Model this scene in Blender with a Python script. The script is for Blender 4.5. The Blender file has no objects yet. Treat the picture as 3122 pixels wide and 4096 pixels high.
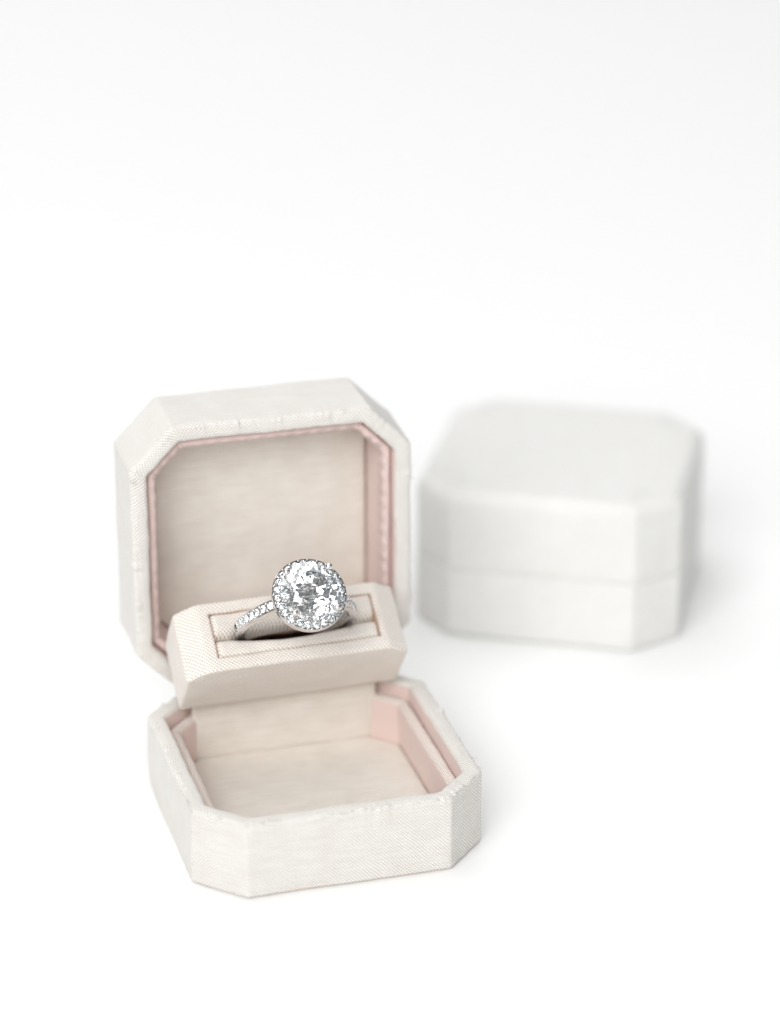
import bpy, bmesh, math, random
from mathutils import Vector, Matrix, noise

random.seed(7)
scene = bpy.context.scene
C = scene.collection
S = 0.001                                   # all sizes below are millimetres
PI = math.pi

# ------------------------------------------------------------------ camera
cd = bpy.data.cameras.new('camera')
cam = bpy.data.objects.new('camera', cd); C.objects.link(cam)
cam.location = (-0.11141, -0.43937, 0.25587)
cam.rotation_euler = (1.1566, -0.0011, -0.2773)
cd.sensor_fit = 'VERTICAL'; cd.sensor_height = 36.0; cd.sensor_width = 27.44
cd.lens = 105.58
cd.clip_start = 0.01; cd.clip_end = 50
cd.dof.use_dof = True; cd.dof.focus_distance = 0.5045; cd.dof.aperture_fstop = 6.9
cd.dof.aperture_blades = 0
scene.camera = cam

# ------------------------------------------------------------------ world, lamps, exposure
w = bpy.data.worlds.new('World'); scene.world = w; w.use_nodes = True
bg = w.node_tree.nodes['Background']
bg.inputs[0].default_value = (0.97, 0.985, 1.0, 1); bg.inputs[1].default_value = 0.19

def softbox(name, loc, target, sx, sy, power, col=(1, 1, 1)):
    l = bpy.data.lights.new(name, 'AREA'); l.shape = 'RECTANGLE'; l.size = sx; l.size_y = sy
    l.energy = power; l.color = col
    o = bpy.data.objects.new(name, l); C.objects.link(o); o.location = loc
    o.rotation_euler = (Vector(target) - Vector(loc)).to_track_quat('-Z', 'Y').to_euler()
    return o
softbox('softbox_top', (-0.10, 0.70, 1.60), (0.0, 0.32, 0), 2.0, 2.1, 19.0)
softbox('softbox_front', (-0.62, -1.08, 0.93), (0, 0, 0.02), 1.3, 1.0, 23.0)
softbox('fill_right', (0.85, -0.95, 0.50), (0, 0, 0.02), 0.5, 0.6, 1.0)  # added fill lamp to lighten shadows on the right, no source known there

scene.view_settings.view_transform = 'Standard'
scene.view_settings.look = 'None'
scene.view_settings.exposure = 0.11
scene.view_settings.gamma = 1.0
scene.view_settings.use_curve_mapping = False
scene.render.engine = 'CYCLES'
cy = scene.cycles
cy.max_bounces = 24; cy.transmission_bounces = 24; cy.glossy_bounces = 12; cy.diffuse_bounces = 8
cy.caustics_reflective = False; cy.caustics_refractive = False
cy.sample_clamp_indirect = 8
cy.use_denoising = True

# ------------------------------------------------------------------ materials
def newmat(name):
    m = bpy.data.materials.new(name); m.use_nodes = True
    nt = m.node_tree; return m, nt, nt.nodes['Principled BSDF']

def math_node(nt, op, a, b=None, clamp=False):
    n = nt.nodes.new('ShaderNodeMath'); n.operation = op; n.use_clamp = clamp
    for i, v in enumerate((a, b)):
        if v is None: continue
        if isinstance(v, (int, float)): n.inputs[i].default_value = v
        else: nt.links.new(v, n.inputs[i])
    return n.outputs[0]

def fabric(name, col, col2, period=0.45, weave=0.27, slub=0.20, bump=0.9, rough=0.75, sheen=0.25):
    """woven slubbed silk: two crossing diagonal thread sets and long irregular slubs, in mm UVs"""
    m, nt, b = newmat(name)
    N, L = nt.nodes, nt.links
    uv = N.new('ShaderNodeUVMap'); uv.uv_map = 'UVMap'
    sep = N.new('ShaderNodeSeparateXYZ'); L.new(uv.outputs[0], sep.inputs[0])
    # a little wander so that threads are not ruled lines
    nz = N.new('ShaderNodeTexNoise'); nz.inputs['Scale'].default_value = 0.16; nz.inputs['Detail'].default_value = 2
    L.new(uv.outputs[0], nz.inputs['Vector'])
    wob = math_node(nt, 'MULTIPLY', math_node(nt, 'SUBTRACT', nz.outputs[0], 0.5), 0.7)
    u = math_node(nt, 'ADD', sep.outputs[0], wob); v = math_node(nt, 'ADD', sep.outputs[1], math_node(nt, 'MULTIPLY', wob, 0.6))
    k = 2 * PI / period * 0.7071
    d1 = math_node(nt, 'SINE', math_node(nt, 'MULTIPLY', math_node(nt, 'ADD', u, v), k))
    d2 = math_node(nt, 'SINE', math_node(nt, 'MULTIPLY', math_node(nt, 'SUBTRACT', u, v), k))
    wv = math_node(nt, 'ADD', math_node(nt, 'MULTIPLY', d1, 0.62), math_node(nt, 'MULTIPLY', d2, 0.38))
    # slubs: noise stretched along u
    mp = N.new('ShaderNodeMapping'); mp.inputs['Scale'].default_value = (0.13, 2.8, 1)
    L.new(uv.outputs[0], mp.inputs[0])
    n1 = N.new('ShaderNodeTexNoise'); n1.inputs['Scale'].default_value = 1.0; n1.inputs['Detail'].default_value = 4
    n1.inputs['Roughness'].default_value = 0.65; L.new(mp.outputs[0], n1.inputs['Vector'])
    n2 = N.new('ShaderNodeTexNoise'); n2.inputs['Scale'].default_value = 0.22; n2.inputs['Detail'].default_value = 5
    L.new(uv.outputs[0], n2.inputs['Vector'])
    n3 = N.new('ShaderNodeTexNoise'); n3.inputs['Scale'].default_value = 4.5; n3.inputs['Detail'].default_value = 2
    L.new(uv.outputs[0], n3.inputs['Vector'])
    sl = math_node(nt, 'ADD', math_node(nt, 'MULTIPLY', math_node(nt, 'SUBTRACT', n1.outputs[0], 0.5), 2.4),
                   math_node(nt, 'MULTIPLY', math_node(nt, 'SUBTRACT', n2.outputs[0], 0.5), 1.2))
    mix = N.new('ShaderNodeMix'); mix.data_type = 'RGBA'
    mix.inputs['A'].default_value = (*col, 1); mix.inputs['B'].default_value = (*col2, 1)
    fac = math_node(nt, 'ADD', math_node(nt, 'MULTIPLY', sl, slub * 4), 0.35, clamp=True)
    L.new(fac, mix.inputs['Factor'])
    val = math_node(nt, 'ADD', math_node(nt, 'MULTIPLY', wv, weave),
                    math_node(nt, 'MULTIPLY', math_node(nt, 'SUBTRACT', n3.outputs[0], 0.5), weave * 1.6))
    val = math_node(nt, 'ADD', val, 1.0 - weave * 0.4)  # thread highlights of the weave painted into the colour, plus random grain
    hsv = N.new('ShaderNodeHueSaturation'); L.new(mix.outputs['Result'], hsv.inputs['Color']); L.new(val, hsv.inputs['Value'])
    L.new(hsv.outputs[0], b.inputs['Base Color'])
    h = math_node(nt, 'ADD', wv, math_node(nt, 'MULTIPLY', sl, 0.8))
    bp = N.new('ShaderNodeBump'); bp.inputs['Strength'].default_value = bump; bp.inputs['Distance'].default_value = 0.00006
    L.new(h, bp.inputs['Height']); L.new(bp.outputs[0], b.inputs['Normal'])
    b.inputs['Roughness'].default_value = rough
    b.inputs['Specular IOR Level'].default_value = 0.25
    b.inputs['Sheen Weight'].default_value = sheen; b.inputs['Sheen Roughness'].default_value = 0.4
    return m

M = {}
M['cream'] = fabric('cream_silk', (0.835, 0.812, 0.77), (0.755, 0.715, 0.665), slub=0.26, weave=0.25)
M['pad'] = fabric('lining_silk', (0.905, 0.86, 0.79), (0.79, 0.73, 0.65), slub=0.30)
M['holder'] = fabric('holder_silk', (0.90, 0.85, 0.785), (0.87, 0.775, 0.695), period=0.50, weave=0.30, bump=1.0)
M['pink'] = fabric('blush_silk', (0.74, 0.60, 0.56), (0.68, 0.535, 0.495), weave=0.05, slub=0.06, bump=0.2)
M['edge'] = fabric('blush_cream_silk', (0.84, 0.755, 0.69), (0.78, 0.68, 0.61))
M['white'] = fabric('white_silk', (0.88, 0.875, 0.855), (0.83, 0.81, 0.775))
M['tan'] = fabric('tan_edge', (0.80, 0.57, 0.41), (0.72, 0.49, 0.33), weave=0.05, slub=0.05, bump=0.1)

m, nt, b = newmat('white_paper')
b.inputs['Base Color'].default_value = (0.88, 0.882, 0.875, 1); b.inputs['Roughness'].default_value = 0.65
b.inputs['Specular IOR Level'].default_value = 0.2
nz = nt.nodes.new('ShaderNodeTexNoise'); nz.inputs['Scale'].default_value = 900; nz.inputs['Detail'].default_value = 4
tc = nt.nodes.new('ShaderNodeTexCoord'); nt.links.new(tc.outputs['Object'], nz.inputs['Vector'])
bp = nt.nodes.new('ShaderNodeBump'); bp.inputs['Strength'].default_value = 0.08; bp.inputs['Distance'].default_value = 0.0001
nt.links.new(nz.outputs[0], bp.inputs['Height']); nt.links.new(bp.outputs[0], b.inputs['Normal'])
M['paper'] = m

m, nt, b = newmat('white_gold')
b.inputs['Base Color'].default_value = (0.78, 0.76, 0.75, 1); b.inputs['Metallic'].default_value = 1.0
b.inputs['Roughness'].default_value = 0.12
nz = nt.nodes.new('ShaderNodeTexNoise'); nz.inputs['Scale'].default_value = 2500; nz.inputs['Detail'].default_value = 3
tc = nt.nodes.new('ShaderNodeTexCoord'); nt.links.new(tc.outputs['Object'], nz.inputs['Vector'])
mr = nt.nodes.new('ShaderNodeMapRange'); mr.inputs['To Min'].default_value = 0.03; mr.inputs['To Max'].default_value = 0.12
nt.links.new(nz.outputs[0], mr.inputs[0]); nt.links.new(mr.outputs[0], b.inputs['Roughness'])
M['gold'] = m

def gem(name, ior):
    m = bpy.data.materials.new(name); m.use_nodes = True
    nt = m.node_tree; nt.nodes.remove(nt.nodes['Principled BSDF'])
    g = nt.nodes.new('ShaderNodeBsdfGlass'); g.inputs['IOR'].default_value = ior; g.inputs['Roughness'].default_value = 0.0
    g.inputs['Color'].default_value = (0.985, 0.995, 1.0, 1)
    nt.links.new(g.outputs[0], nt.nodes['Material Output'].inputs['Surface'])
    return m
M['diamond'] = gem('clear_stone', 2.15)
M['small'] = gem('clear_small_stone', 2.2)

# ------------------------------------------------------------------ helpers
def link(name, me, mat, parent=None, mats=None):
    o = bpy.data.objects.new(name, me); C.objects.link(o)
    if len(me.materials) == 0:
        for mm in (mats or [mat]): me.materials.append(M[mm])
    if parent: o.parent = parent
    return o

def empty(name, loc=(0, 0, 0), parent=None):
    o = bpy.data.objects.new(name, None); C.objects.link(o)
    o.location = loc; o.empty_display_size = 0.005
    if parent: o.parent = parent
    return o

def tag(o, label, cat, group=None):
    o['label'] = label; o['category'] = cat
    if group: o['group'] = group

def mesh_from(name, verts, faces, uvs=None, smooth=True, matidx=None):
    me = bpy.data.meshes.new(name)
    me.from_pydata([(x * S, y * S, z * S) for x, y, z in verts], [], faces)
    if uvs is not None:
        lay = me.uv_layers.new(name='UVMap')
        i = 0
        for f in uvs:
            for uv in f:
                lay.data[i].uv = uv; i += 1
    me.polygons.foreach_set('use_smooth', [smooth] * len(me.polygons))
    if matidx: me.polygons.foreach_set('material_index', matidx)
    me.update()
    return me

def oct_path(W, D, c, inset, r, step=0.45):
    """octagon (rectangle with cut corners) moved in by inset, corners rounded: [(x, y)] CCW from the middle of the front"""
    a, b2 = W / 2 - inset, D / 2 - inset
    cc = c - inset * (2 - math.sqrt(2))
    P = [(a - cc, -b2), (a, -b2 + cc), (a, b2 - cc), (a - cc, b2), (-a + cc, b2), (-a, b2 - cc), (-a, -b2 + cc), (-a + cc, -b2)]
    pts = []
    n = len(P)
    segs = []
    for i in range(n):
        p0, p1, p2 = Vector(P[i - 1]), Vector(P[i]), Vector(P[(i + 1) % n])
        d0 = (p0 - p1).normalized(); d1 = (p2 - p1).normalized()
        t = r * math.tan(PI / 8)                   # 45 degree turns
        segs.append((p1 + d0 * t, p1, p1 + d1 * t))
    return segs

OUTER_N = {}
def ring_pts(W, D, c, inset, r, key):
    """sample with a fixed number of points per edge and corner, so rings of different inset match"""
    segs = oct_path(W, D, c, inset, r)
    if key not in OUTER_N:
        s0 = oct_path(W, D, c, 0, r); ns = []
        for i in range(8):
            ns.append(max(2, int((s0[(i + 1) % 8][0] - s0[i][2]).length / 0.27)))
        OUTER_N[key] = ns
    ns = OUTER_N[key]
    pts = []
    for i in range(8):
        a, m_, b2 = segs[i]
        for k in range(5):                         # corner: quadratic
            t = k / 4
            pts.append((1 - t) ** 2 * a + 2 * t * (1 - t) * m_ + t * t * b2)
        nx = segs[(i + 1) % 8][0]
        for k in range(1, ns[i]):
            pts.append(b2.lerp(nx, k / ns[i]))
    return pts

NB = 7 + 3 + 6 + 2 + 6          # profile points before the inner face begins
def shell_loft(name, W, D, c, r, prof, key, disp=None, cap_start=True, cap_end=False, matfn=None):
    """sweep a profile [(inset, z)] round the octagon. disp(u, k, x, y, z, nrm) -> (outward, up) in mm"""
    verts, faces, uvs, mi = [], [], [], []
    base = ring_pts(W, D, c, 0, r, key); n = len(base)
    us = [0.0]
    for i in range(n): us.append(us[-1] + (base[(i + 1) % n] - base[i]).length)
    nr = []
    for i in range(n):
        t = (base[(i + 1) % n] - base[i - 1]).normalized(); nr.append(Vector((t.y, -t.x)))
    vs = [0.0]
    for k in range(1, len(prof)): vs.append(vs[-1] + math.dist(prof[k], prof[k - 1]))
    for k, (ins, z) in enumerate(prof):
        rp = ring_pts(W, D, c, ins, r, key)
        for i, p in enumerate(rp):
            o, up = disp(us[i], k, p.x, p.y, z) if disp else (0, 0)
            q = p + nr[i] * o
            verts.append((q.x, q.y, z + up))
    for k in range(len(prof) - 1):
        for i in range(n):
            j = (i + 1) % n
            faces.append((k * n + i, k * n + j, (k + 1) * n + j, (k + 1) * n + i))
            uvs.append(((us[i], vs[k]), (us[i + 1], vs[k]), (us[i + 1], vs[k + 1]), (us[i], vs[k + 1])))
            mi.append(matfn(k) if matfn else 0)
    for flag, kk, rev in ((cap_start, 0, True), (cap_end, len(prof) - 1, False)):
        if not flag: continue
        # inner rings then a centre fan, planar uv
        off = kk * n
        cz = prof[kk][1]
        idx = len(verts); verts.append((0, 0, cz))
        for i in range(n):
            j = (i + 1) % n
            f = (off + i, idx, off + j) if not rev else (off + j, idx, off + i)
            f = f[::-1]
            faces.append(f); uvs.append(tuple((verts[q][0], verts[q][1]) for q in f)); mi.append(0)
    return mesh_from(name, verts, faces, uvs, True, mi)

def nz3(x, y, z): return noise.noise(Vector((x, y, z)))

def arc(cx, cz, rx, rz, a0, a1, n):
    return [(cx + rx * math.cos(math.radians(a0 + (a1 - a0) * k / n)), cz + rz * math.sin(math.radians(a0 + (a1 - a0) * k / n))) for k in range(n + 1)]

# ------------------------------------------------------------------ the setting: one white paper sweep
def sweep():
    sec = [(-1.6, 0.0), (-0.8, 0), (-0.3, 0), (0.2, 0), (0.6, 0), (1.0, 0.0)]
    R_ = 0.6
    for k in range(1, 17):
        a = k / 16 * PI / 2
        sec.append((1.0 + R_ * math.sin(a), R_ - R_ * math.cos(a)))
    sec.append((1.6, 2.0))
    verts, faces = [], []
    xs = [-2.0, -0.6, 0.0, 0.6, 2.0]
    for y, z in sec:
        for x in xs: verts.append((x / S, y / S, z / S))
    n = len(xs)
    for k in range(len(sec) - 1):
        for i in range(n - 1):
            faces.append((k * n + i, k * n + i + 1, (k + 1) * n + i + 1, (k + 1) * n + i))
    return mesh_from('backdrop', verts, faces)
bd = link('backdrop', sweep(), 'paper'); bd['kind'] = 'structure'

# ------------------------------------------------------------------ ring box shells
W, D, CUT, HB, HL = 50.0, 50.0, 7.6, 13.9, 15.6

def body_profile(H, er, wall=3.0, floor=1.6, lift=0.0):
    """outside from the closed end up, over the padded rim, down inside"""
    p = [(er + 4, 0.0)] + arc(er, er, er, er, -90, -180, 6)
    p = [(er + 4, 0.0)] + [(x, z) for x, z in p[1:]]
    p = [(x, z + lift) for x, z in p]
    p += [(0, er + lift + (H - 0.85 - er - lift) * t) for t in (0.25, 0.5, 0.75)]
    p += arc(0.75, H - 0.85, 0.75, 0.75, 180, 90, 5)
    p += [(wall * 0.45, H), (wall * 0.6, H - 0.01)]
    p += arc(wall - 0.9, H - 0.95, 0.9, 0.9, 90, 0, 6)
    p += [(wall + 0.1, H - 3.0), (wall + 0.2, floor)]
    return p

def shell_disp(prof, H, seed, pucker=1.0):
    def f(u, k, x, y, z):
        # u wraps: use position for noise
        big = nz3(x * 0.09 + seed, y * 0.09, z * 0.12) * 0.22
        mid = nz3(x * 0.5 + seed, y * 0.5, z * 0.35) * 0.07
        o = big + mid; up = 0.0
        if z > H - 2.2:                               # cloth glued over the rim: fine pleats across it, frayed outer edge
            t = min(1, (z - (H - 2.2)) / 1.6) * pucker
            an = u * 2 * PI / 182.0; px, py = math.cos(an) * 29, math.sin(an) * 29
            up += (nz3(px * 0.9, py * 0.9, seed) * 0.07 + nz3(px * 0.25, py * 0.25, seed + 5) * 0.13) * t
            o += (nz3(px * 1.4, py * 1.4, seed + 9) * 0.09 + nz3(px * 0.4, py * 0.4, seed + 4) * 0.08) * t
            if 10 <= k <= 16:
                fr = max(0.0, nz3(px * 2.3, py * 2.3, seed + 20)) * max(0.0, 0.45 + nz3(px * 0.3, py * 0.3, seed + 30) * 1.4)
                up += fr * 0.85 * t; o += fr * 0.3 * t
        if z < 0.7: o += nz3(x * 0.8, y * 0.8, seed + 3) * 0.10
        return o, up
    return f

def liner_profile(z0, z1, t0=3.25, t1=5.4, tb=4.75):
    rr = (t1 - t0) / 2
    p = [(t0, z0), (t0, z0 + 3), (t0, z1 - rr)]
    p += arc((t0 + t1) / 2, z1 - rr, rr, rr, 180, 0, 8)[1:]
    p += [(t1 + (tb - t1) * t, z1 - rr - (z1 - rr - z0) * t) for t in (0.25, 0.5, 0.75, 1.0)]
    return p

def rib_disp(period, amp, seed):
    def f(u, k, x, y, z):
        if k < 3: return 0, 0
        if k > 10: return nz3(x * 0.4 + seed, y * 0.4, z * 0.4) * 0.12, 0
        return (-math.sin(2 * PI * u / period) * amp + nz3(x * 0.4 + seed, y * 0.4, z * 0.4) * 0.10, math.sin(2 * PI * u / period) * amp * 0.8 + nz3(x * 0.35, y * 0.35, seed) * 0.12)
    return f

def pad_mesh(name, W_, D_, c_, z0, h, seed):
    """thin padded board with soft edge and faintly uneven top"""
    verts, faces, uvs = [], [], []
    ins = [0.0, 0.05, 0.25, 0.6, 1.2]
    zs = [0, h * 0.55, h * 0.85, h * 0.97, h]
    key = name
    rings = [[(p.x, p.y, z0 + z_) for p in ring_pts(W_, D_, c_, i_, 0.8, key)] for i_, z_ in zip(ins, zs)]
    last = rings[-1]
    for f_ in (0.92, 0.82, 0.7, 0.57, 0.43, 0.28, 0.13):
        rings.append([(x * f_, y * f_, z + nz3(x * f_ * 0.12 + seed, y * f_ * 0.12, seed) * 0.18) for x, y, z in last])
    rings = [r_ for r_ in rings if r_]
    n = len(rings[0])
    for r_ in rings: verts += r_
    for k in range(len(rings) - 1):
        for i in range(n):
            j = (i + 1) % n
            faces.append((k * n + i, k * n + j, (k + 1) * n + j, (k + 1) * n + i))
    cidx = len(verts); verts.append((0, 0, z0 + h))
    k = len(rings) - 1
    for i in range(n): faces.append((k * n + i, k * n + (i + 1) % n, cidx))
    uvs = [tuple((verts[q][0], verts[q][1]) for q in f) for f in faces]
    return mesh_from(name, verts, faces, uvs)

pb = body_profile(HB, 0.35, lift=0.32)
pl = body_profile(HL, 1.1)
inner = lambda k: 1 if k >= NB else 0
base_me = shell_loft('base_shell', W, D, CUT, 1.1, pb, 'o', shell_disp(pb, HB, 1.3), matfn=inner)
lid_me = shell_loft('lid_shell', W, D, CUT, 1.1, pl, 'o', shell_disp(pl, HL, 21.7), matfn=inner)

box = empty('ring_box'); tag(box, 'open cream fabric ring box with blush lining, a diamond ring in its holder', 'ring box')
base = link('base_shell', base_me, 'cream', box, mats=['cream', 'pink'])
bb = [(3.0, 0.0), (0.75, 0.0), (0.7, 0.05), (0.7, 0.33), (3.0, 0.34)]
link('bottom_board', shell_loft('bottom_board', W, D, CUT, 1.0, bb, 'o', cap_end=True), 'tan', base)
lb = liner_profile(1.6, 11.2)
link('lining_wall', shell_loft('base_lining', W, D, CUT, 1.0, lb, 'o', rib_disp(0.55, 0.03, 2.0), cap_start=False, matfn=lambda k: 1 if 3 <= k <= 8 else 0), 'pink', base, mats=['pink', 'edge'])
link('floor_pad', pad_mesh('base_pad', W - 9.7, D - 9.7, CUT - 2.9, 1.55, 1.1, 3.0), 'pad', base)

lid = link('lid_shell', lid_me, 'cream', box, mats=['cream', 'pink'])
lid.rotation_euler = (PI / 2, 0, 0); lid.location = (0, (D / 2 + HL) * S, (HB - 0.1 + D / 2) * S)
ll = liner_profile(1.6, HL - 1.9, 3.25, 4.85, 4.7)
link('lining_wall', shell_loft('lid_lining', W, D, CUT, 1.0, ll, 'o', rib_disp(0.6, 0.18, 8.0), cap_start=False), 'pink', lid)
link('lid_pad', pad_mesh('lid_pad', W - 9.7, D - 9.7, CUT - 2.9, 1.55, 1.6, 11.0), 'pad', lid)

def threads(name, H, n, seed, parent, where):
    """loose thread ends sticking out of the cloth along the rim; where(x, y) keeps some of them"""
    rnd = random.Random(seed)
    rp = ring_pts(W, D, CUT, 0.25, 1.1, 'o'); verts, faces = [], []
    while n > 0:
        i = rnd.randrange(len(rp)); p = rp[i]
        if not where(p.x, p.y): continue
        n -= 1
        t = (rp[(i + 1) % len(rp)] - rp[i - 1]).normalized(); nr = Vector((t.y, -t.x, 0)); t3 = Vector((t.x, t.y, 0))
        c = Vector((p.x, p.y, H - 0.25 - rnd.random() * 0.25)); L = rnd.uniform(0.35, 1.1)
        d = (nr * rnd.uniform(-0.2, 0.7) + t3 * rnd.uniform(-1, 1) + Vector((0, 0, rnd.uniform(0.3, 1.1)))).normalized()
        curl = Vector((rnd.uniform(-1, 1), rnd.uniform(-1, 1), rnd.uniform(-1.2, 0.2))) * 0.5
        off = len(verts); K = 5; r = rnd.uniform(0.04, 0.075)
        for k in range(K):
            s_ = k / (K - 1); q = c + d * (L * s_) + curl * (L * s_ * s_)
            for j in range(3):
                an = 2 * PI * j / 3; verts.append(tuple(q + (nr * math.cos(an) + t3 * math.sin(an)) * r * (1 - 0.5 * s_)))
        for k in range(K - 1):
            for j in range(3):
                j1 = (j + 1) % 3; faces.append((off + k * 3 + j, off + k * 3 + j1, off + (k + 1) * 3 + j1, off + (k + 1) * 3 + j))
    uvs = [tuple((verts[q][0], verts[q][1]) for q in f) for f in faces]
    o = link(name, mesh_from(name, verts, faces, uvs), 'cream', parent); o['kind'] = 'stuff'
threads('frayed_threads', HB, 150, 5, base, lambda x, y: y < -12)
threads('frayed_threads', HL, 60, 6, lid, lambda x, y: x > 10)

# ------------------------------------------------------------------ bevelled blocks with box-projected UVs
def box_uv(me):
    lay = me.uv_layers.new(name='UVMap')
    for p in me.polygons:
        n = p.normal
        ax = max(range(3), key=lambda i: abs(n[i]))
        for li in p.loop_indices:
            co = me.vertices[me.loops[li].vertex_index].co / S
            lay.data[li].uv = (co.y, co.z) if ax == 0 else ((co.x, co.z) if ax == 1 else (co.x, co.y))

def bevelled(name, verts, faces, off, seg=4, jitter=0.0, seed=0, matidx=None, skip=None, cuts=0):
    bm = bmesh.new()
    vs = [bm.verts.new(v) for v in verts]
    for i, f in enumerate(faces):
        ff = bm.faces.new([vs[q] for q in f])
        if matidx: ff.material_index = matidx[i]
    bmesh.ops.recalc_face_normals(bm, faces=bm.faces)
    ed = [e for e in bm.edges if not (skip and skip(e))]
    bmesh.ops.bevel(bm, geom=ed, offset=off, segments=seg, profile=0.5, affect='EDGES', clamp_overlap=True)
    if cuts:
        bmesh.ops.triangulate(bm, faces=[f for f in bm.faces if len(f.verts) > 4])
        for _ in range(cuts):
            lg = [e for e in bm.edges if e.calc_length() > 1.6]
            if lg: bmesh.ops.subdivide_edges(bm, edges=lg, cuts=1, use_grid_fill=True)
    if jitter:
        bm.normal_update()
        for v in bm.verts:
            v.co += v.normal * nz3(v.co.x * 0.3 + seed, v.co.y * 0.3, v.co.z * 0.3) * jitter
    for v in bm.verts: v.co *= S
    for f in bm.faces: f.smooth = True
    me = bpy.data.meshes.new(name); bm.to_mesh(me); bm.free()
    box_uv(me)
    return me

# hinge panel: rises from the floor pad to the underside of the holder
def slab(w_, p0, p1, t):
    """box between two points in the yz plane, width w_, thickness t towards the back"""
    d = Vector((p1[0] - p0[0], p1[1] - p0[1])).normalized(); nn = Vector((-d.y, d.x)) * -1
    if nn.x < 0: nn = -nn
    a = [p0, p1, (p1[0] + nn.x * t, p1[1] + nn.y * t), (p0[0] + nn.x * t, p0[1] + nn.y * t)]
    v = [(-w_, y, z) for y, z in a] + [(w_, y, z) for y, z in a]
    f = [(0, 1, 2, 3), (4, 7, 6, 5), (0, 4, 5, 1), (1, 5, 6, 2), (2, 6, 7, 3), (3, 7, 4, 0)]
    return v, f
v_, f_ = slab(16.6, (19.7, 2.3), (17.9, 17.2), 1.6)
link('hinge_panel', bevelled('hinge_panel', v_, f_, 0.45, 3, 0.12, 4.0, cuts=4), 'pad', box)
# cloth hinge on the outside back
v_, f_ = slab(15.5, (24.3, 11.2), (24.5, 15.8), 0.5)
link('hinge_cloth', bevelled('hinge_cloth', v_, f_, 0.15, 2), 'cream', box)

# ------------------------------------------------------------------ ring holder
BX, BY, BZ = 39.4, 13.1, 13.9
CX, CZ = 3.7, 2.8
hw = BX / 2
RX0, RX1, RY0, RY1, RDEP = -14.0, 15.0, 2.5, 10.9, 9.0
TX = hw - CX
V = []
for y in (0, BY):
    V += [(-hw, y, 0), (-hw, y, BZ - CZ), (-TX, y, BZ), (TX, y, BZ), (hw, y, BZ - CZ), (hw, y, 0)]
V += [(RX0, RY0, BZ), (RX1, RY0, BZ), (RX1, RY1, BZ), (RX0, RY1, BZ)]
V += [(RX0, RY0, BZ - RDEP), (RX1, RY0, BZ - RDEP), (RX1, RY1, BZ - RDEP), (RX0, RY1, BZ - RDEP)]
F = [(0, 1, 2, 3, 4, 5), (6, 7, 8, 9, 10, 11)[::-1], (0, 6, 7, 1), (1, 7, 8, 2), (3, 9, 10, 4), (4, 10, 11, 5), (5, 11, 6, 0),
     (2, 12, 13, 3), (3, 13, 14, 9), (9, 14, 15, 8), (8, 15, 12, 2),
     (12, 16, 17, 13), (13, 17, 18, 14), (14, 18, 19, 15), (15, 19, 16, 12), (16, 17, 18, 19)]
MI = [0] * 11 + [1] * 5
def skip_deep(e): return all(abs(v.co.z - (BZ - RDEP)) < 1e-4 for v in e.verts) or (abs(e.verts[0].co.z - e.verts[1].co.z) > 4.4 and max(abs(v.co.x) for v in e.verts) < 15.5)
holder = link('ring_holder', bevelled('ring_holder', V, F, 0.85, 6, 0.16, 6.0, matidx=MI, skip=skip_deep, cuts=4), 'holder', box, mats=['holder', 'tan'])
AL, YA = 0.656, 0.023
holder.rotation_euler = (AL, 0, YA)
holder.location = (0, 15.594 * S, 15.053 * S)

SLIT = 6.35
def cushion(name, y0, y1, side, seed):
    """padded half of the slot; side=+1: the slit lies at its y0, -1: at its y1"""
    NX, NP = 110, 34
    x0, x1 = RX0 + 0.03, RX1 - 0.03
    verts, faces, uvs = [], [], []
    for i in range(NX + 1):
        x = x0 + (x1 - x0) * i / NX
        xr = (x - 0.3) / 11.2
        gap = 0.12 + (1.25 * (math.cos(xr * PI / 2) ** 0.8) if abs(xr) < 1 else 0)
        a, b2 = (y0 + gap, y1) if side > 0 else (y0, y1 - gap)
        e = min(x - x0, x1 - x); ef = math.sqrt(max(0, 1 - (1 - min(1, e / 0.9)) ** 2))
        top = BZ + 0.10 - 2.2 * (1 - ef) - (0.15 if side < 0 else 0) + nz3(x * 0.25, seed, 0) * 0.35
        bot = BZ - 4.2
        for j in range(NP + 1):
            t = j / NP
            # superellipse section
            an = PI * t; cxx = -math.cos(an); szz = math.sin(an)
            slit_side = cxx * side < 0
            ey, ez = (0.85, 0.62) if slit_side else (0.42, 0.24)
            yy = (a + b2) / 2 + (b2 - a) / 2 * math.copysign(abs(cxx) ** ey, cxx)
            zz = bot + (top - bot) * (szz ** ez)
            verts.append((x, yy, zz))
    n = NP + 1
    for i in range(NX):
        for j in range(NP):
            faces.append((i * n + j, (i + 1) * n + j, (i + 1) * n + j + 1, i * n + j + 1))
            uvs.append(tuple((verts[q][0], verts[q][1] * 1.1) for q in faces[-1]))
    for i in (0, NX):
        f = tuple(i * n + j for j in range(n)); f = f if i == 0 else f[::-1]
        faces.append(f); uvs.append(tuple((verts[q][1], verts[q][2]) for q in f))
    return mesh_from(name, verts, faces, uvs)
link('cushion', cushion('cushion_back', SLIT, RY1 - 0.02, 1, 3.0), 'holder', holder)
link('cushion', cushion('cushion_front', RY0 + 0.02, SLIT, -1, 9.0), 'holder', holder)

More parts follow.
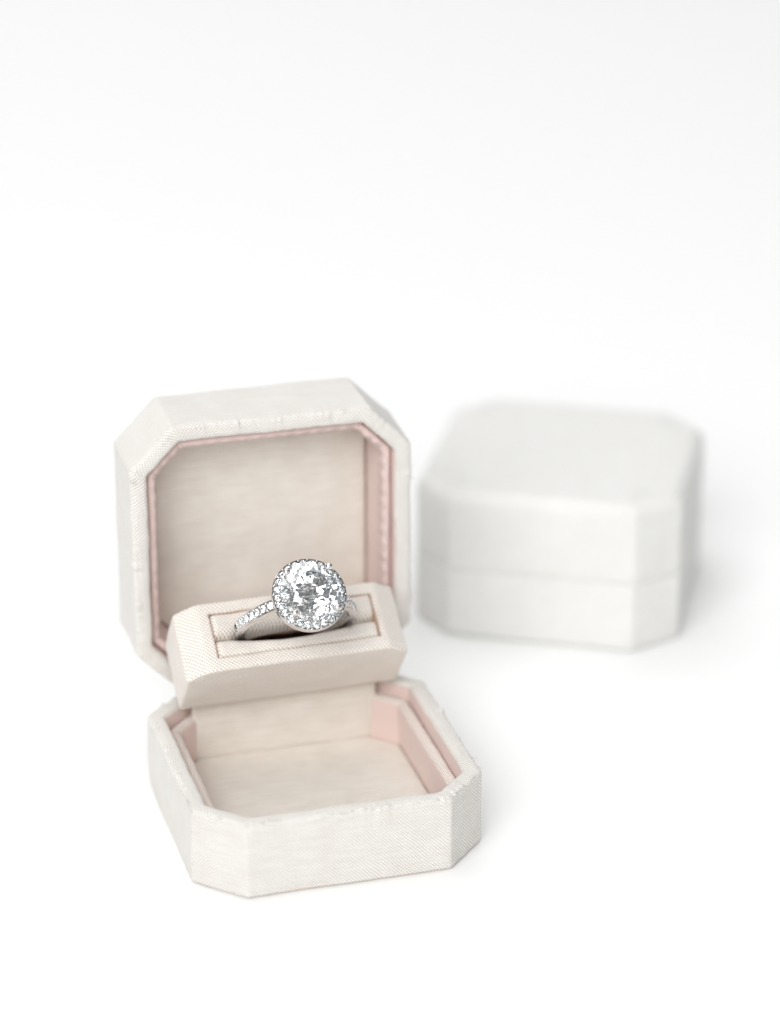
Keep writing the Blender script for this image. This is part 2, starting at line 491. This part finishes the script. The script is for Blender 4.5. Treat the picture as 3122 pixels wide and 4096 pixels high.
# ------------------------------------------------------------------ cut stones
def brilliant(name, R, table=0.57, hc=0.295, hp=0.862, g=0.03, rm=0.765, rn=0.24, rot=0.0):
    v = []; f = []
    def add(r, deg, z):
        a = math.radians(deg + rot); v.append((R * r * math.cos(a), R * r * math.sin(a), R * z)); return len(v) - 1
    c22 = math.cos(math.radians(22.5))
    T = [add(table, 45 * k, hc) for k in range(8)]
    Mv = [add(rm, 45 * k + 22.5, hc * (1 - rm * c22) / (1 - table)) for k in range(8)]
    G = [add(1.0, 22.5 * k, 0) for k in range(16)]
    H = [add(1.0, 22.5 * k, -g) for k in range(16)]
    Nv = [add(rn, 45 * k + 22.5, -g - hp * (1 - rn * c22)) for k in range(8)]
    cu = add(0.0, 0, -g - hp)
    f.append(tuple(T))
    for k in range(8):
        k1 = (k + 1) % 8; g0, gm, g1 = 2 * k, 2 * k + 1, (2 * k + 2) % 16
        f.append((T[k], Mv[k], T[k1]))
        f.append((T[k], Mv[k - 1], G[g0], Mv[k]))
        f.append((Mv[k], G[g0], G[gm])); f.append((Mv[k], G[gm], G[g1]))
        f.append((Nv[k], H[gm], H[g0])); f.append((Nv[k], H[g1], H[gm]))
        f.append((cu, Nv[k], H[g0], Nv[k - 1]))
    for k in range(16):
        k1 = (k + 1) % 16
        f.append((G[k], H[k], H[k1], G[k1]))
    return mesh_from(name, v, f, None, False)

def small_brilliant(name, R):
    v = []; f = []
    def add(r, deg, z):
        a = math.radians(deg); v.append((R * r * math.cos(a), R * r * math.sin(a), R * z)); return len(v) - 1
    T = [add(0.55, 45 * k, 0.33) for k in range(8)]
    G = [add(1, 45 * k + 22.5, 0) for k in range(8)]
    cu = add(0, 0, -0.85)
    f.append(tuple(T))
    for k in range(8):
        k1 = (k + 1) % 8
        f.append((T[k], G[k], T[k1])); f.append((T[k], G[k - 1], G[k])); f.append((G[k], cu, G[k1]))
    return mesh_from(name, v, f, None, False)

def sphere_mesh(name, R, sx=1, sy=1, sz=1, seg=12, rings=8):
    bm = bmesh.new(); bmesh.ops.create_uvsphere(bm, u_segments=seg, v_segments=rings, radius=R * S)
    for v in bm.verts: v.co = Vector((v.co.x * sx, v.co.y * sy, v.co.z * sz))
    for f in bm.faces: f.smooth = True
    me = bpy.data.meshes.new(name); bm.to_mesh(me); bm.free(); return me

def lathe(name, prof, n=96, close=True):
    """prof [(r, z)] closed loop"""
    verts, faces = [], []
    m_ = len(prof)
    for i in range(n):
        a = 2 * PI * i / n
        for r, z in prof: verts.append((r * math.cos(a), r * math.sin(a), z))
    for i in range(n):
        j = (i + 1) % n
        for k in range(m_ if close else m_ - 1):
            k1 = (k + 1) % m_
            faces.append((i * m_ + k, j * m_ + k, j * m_ + k1, i * m_ + k1))
    me = mesh_from(name, verts, faces, None, True)
    me.set_sharp_from_angle(angle=math.radians(40))
    return me

def tube(name, pts, radii, n=12):
    verts, faces = [], []
    P = [Vector(p) for p in pts]
    for i, p in enumerate(P):
        t = (P[min(i + 1, len(P) - 1)] - P[max(i - 1, 0)]).normalized()
        a = t.orthogonal().normalized() if i == 0 else (a_prev - t * a_prev.dot(t)).normalized()
        a_prev = a; b2 = t.cross(a)
        for k in range(n):
            an = 2 * PI * k / n; q = p + (a * math.cos(an) + b2 * math.sin(an)) * radii[i]
            verts.append(tuple(q))
    for i in range(len(P) - 1):
        for k in range(n):
            k1 = (k + 1) % n
            faces.append((i * n + k, i * n + k1, (i + 1) * n + k1, (i + 1) * n + k))
    faces.append(tuple(range(n))[::-1]); faces.append(tuple(range((len(P) - 1) * n, len(P) * n)))
    return mesh_from(name, verts, faces)

# ------------------------------------------------------------------ the ring (local: band in the xz plane, stone towards +z, origin at the band's centre)
Mh = Matrix.Translation(holder.location) @ Matrix.Rotation(YA, 4, 'Z') @ Matrix.Rotation(AL, 4, 'X')
LEAN = math.radians(8)
ring = empty('diamond_ring')
tag(ring, 'white gold halo ring with a large round diamond, standing in the holder slot', 'ring')
ring.matrix_world = Mh @ Matrix.Translation((0.05 * S, SLIT * S + 0.0002, 15.8 * S)) @ Matrix.Rotation(LEAN, 4, 'X')

HALO_Z, HALO_R, STONE_R = 13.3, 6.3, 5.25

def band_r(deg):                 # outer radius; shoulders rise towards the head (deg from +x)
    d = abs(90 - deg % 360); d = min(d, 360 - d)
    t = max(0.0, min(1.0, (60 - d) / 40)); t = t * t * (3 - 2 * t)
    return 10.5 + 1.5 * t
def band_mesh():
    verts, faces = [], []; N = 160
    sec = [(1.0, -0.2), (0.93, 0.0), (0.74, 0.0), (0.58, -0.62), (-0.58, -0.62), (-0.74, 0.0), (-0.93, 0.0), (-1.0, -0.2), (-1.0, -1.2), (-0.8, -1.45), (0.8, -1.45), (1.0, -1.2)]
    for i in range(N):
        deg = 360 * i / N; a = math.radians(deg)
        ro = band_r(deg); d = abs(90 - deg); d = min(d, 360 - d)
        th = 1.0 + 0.15 * max(0, 1 - d / 60); wd = 1.0 - 0.12 * max(0, (d - 90) / 90)
        for sy, sr in sec:
            r = ro + sr * th
            verts.append((r * math.cos(a), sy * wd, r * math.sin(a)))
    n = len(sec)
    for i in range(N):
        j = (i + 1) % N
        for k in range(n):
            k1 = (k + 1) % n
            faces.append((i * n + k, i * n + k1, j * n + k1, j * n + k))
    me = mesh_from('band', verts, faces); me.set_sharp_from_angle(angle=math.radians(35)); return me
band = link('band', band_mesh(), 'gold', ring)
# pave stones and beads on both shoulders
bs_me = small_brilliant('band_stone', 0.68); bs_me.materials.append(M['small'])
bead_me = sphere_mesh('bead', 0.23); bead_me.materials.append(M['gold'])
bead_sm = sphere_mesh('bead_small', 0.19); bead_sm.materials.append(M['gold'])
for s in (-1, 1):
    for k in range(8):
        deg = 90 + s * (24 + 8.0 * k); a = math.radians(deg); r = band_r(deg)
        dr = (band_r(deg + 1) - band_r(deg - 1)) / math.radians(2)
        tvec = Vector((dr * math.cos(a) - r * math.sin(a), 0, dr * math.sin(a) + r * math.cos(a))).normalized()
        nrm = Vector((tvec.z, 0, -tvec.x))
        if nrm.dot(Vector((math.cos(a), 0, math.sin(a)))) < 0: nrm = -nrm
        o = link('band_stone', bs_me, None, band)
        o.location = (Vector((r * math.cos(a), 0, r * math.sin(a))) + nrm * 0.05) * S
        q = nrm.to_track_quat('Z', 'Y'); o.rotation_euler = (q @ Matrix.Rotation(random.uniform(0, 0.7), 3, 'Z').to_quaternion()).to_euler()
        for sy in (-1, 1):
            a2 = math.radians(deg + s * 4.0); r2 = band_r(deg + s * 4.0)
            bo = link('bead', bead_me, None, band)
            bo.location = (r2 * math.cos(a2) * S, sy * 0.62 * S, r2 * math.sin(a2) * S + 0.08 * S)

# halo seat
halo = link('halo', lathe('halo', [(6.3, -1.2), (6.38, -0.95), (6.38, -0.06), (6.32, 0.0), (6.22, 0.0), (6.12, -0.25), (5.95, -0.75), (5.0, -0.75), (4.82, -0.25), (4.75, 0.05), (4.6, 0.05), (4.55, -0.1), (4.6, -0.9), (5.2, -1.2)]), 'gold', ring)
halo.location = (0, 0, HALO_Z * S)
gal = link('gallery_rail', lathe('gallery', [(6.0, -0.3), (6.12, -0.1), (6.12, 0.1), (6.0, 0.3), (5.5, 0.3), (5.4, 0), (5.5, -0.3)]), 'gold', ring)
gal.location = (0, 0, (HALO_Z - 1.75) * S)
hs_me = small_brilliant('halo_stone', 0.68); hs_me.materials.append(M['small'])
NH = 24
for k in range(NH):
    a = 2 * PI * k / NH
    o = link('halo_stone', hs_me, None, halo); o.location = (5.47 * math.cos(a) * S, 5.47 * math.sin(a) * S, 0.12 * S)
    o.rotation_euler = (random.uniform(-0.05, 0.05), random.uniform(-0.05, 0.05), a + random.uniform(-0.3, 0.3))
    a2 = a + PI / NH
    for r in (4.86, 6.12):
        bo = link('bead', bead_sm, None, halo); bo.location = (r * math.cos(a2) * S, r * math.sin(a2) * S, 0.14 * S)

stone = link('center_stone', brilliant('center_stone', STONE_R, table=0.60, hc=0.275, rm=0.78, rn=0.24, rot=3), 'diamond', ring)
GZ = HALO_Z + 1.65
stone.location = (0, 0, GZ * S)
for k in range(4):
    a = math.radians(45 + 90 * k); ca, sa = math.cos(a), math.sin(a)
    def P(r, z): return (r * ca, r * sa, z)
    pr = link('prong', tube('prong', [P(1.2, 10.6), P(2.9, 11.6), P(4.5, HALO_Z - 0.2), P(5.22, GZ - 0.3), P(5.4, GZ + 0.15), P(5.25, GZ + 0.5)], [0.42, 0.42, 0.42, 0.42, 0.44, 0.40], 10), 'gold', ring)
    tip = link('prong_tip', sphere_mesh('prong_tip', 0.64, 1, 1, 0.9, 24, 16), 'gold', pr)
    tip.location = tuple(c * S for c in P(5.2, GZ + 0.6))

# ------------------------------------------------------------------ the closed box behind
box2 = empty('ring_box', (0.07055, 0.0746, 0)); box2.rotation_euler = (0, 0, -0.4888); box2.scale = (1.03, 1.03, 1.03)
tag(box2, 'closed white fabric ring box, standing behind the open one', 'ring box')
b2_ = link('base_shell', shell_loft('closed_base', W, D, CUT, 1.3, pb, 'o', shell_disp(pb, HB, 31.0, 0.4)), 'white', box2)
pc = body_profile(HL, 2.8)
l2_ = link('lid_shell', shell_loft('closed_lid', W, D, CUT, 1.3, pc, 'o', shell_disp(pc, HL, 41.0, 0.4)), 'white', box2)
l2_.rotation_euler = (PI, 0, 0); l2_.location = (0, 0, (HB + HL - 0.30) * S)
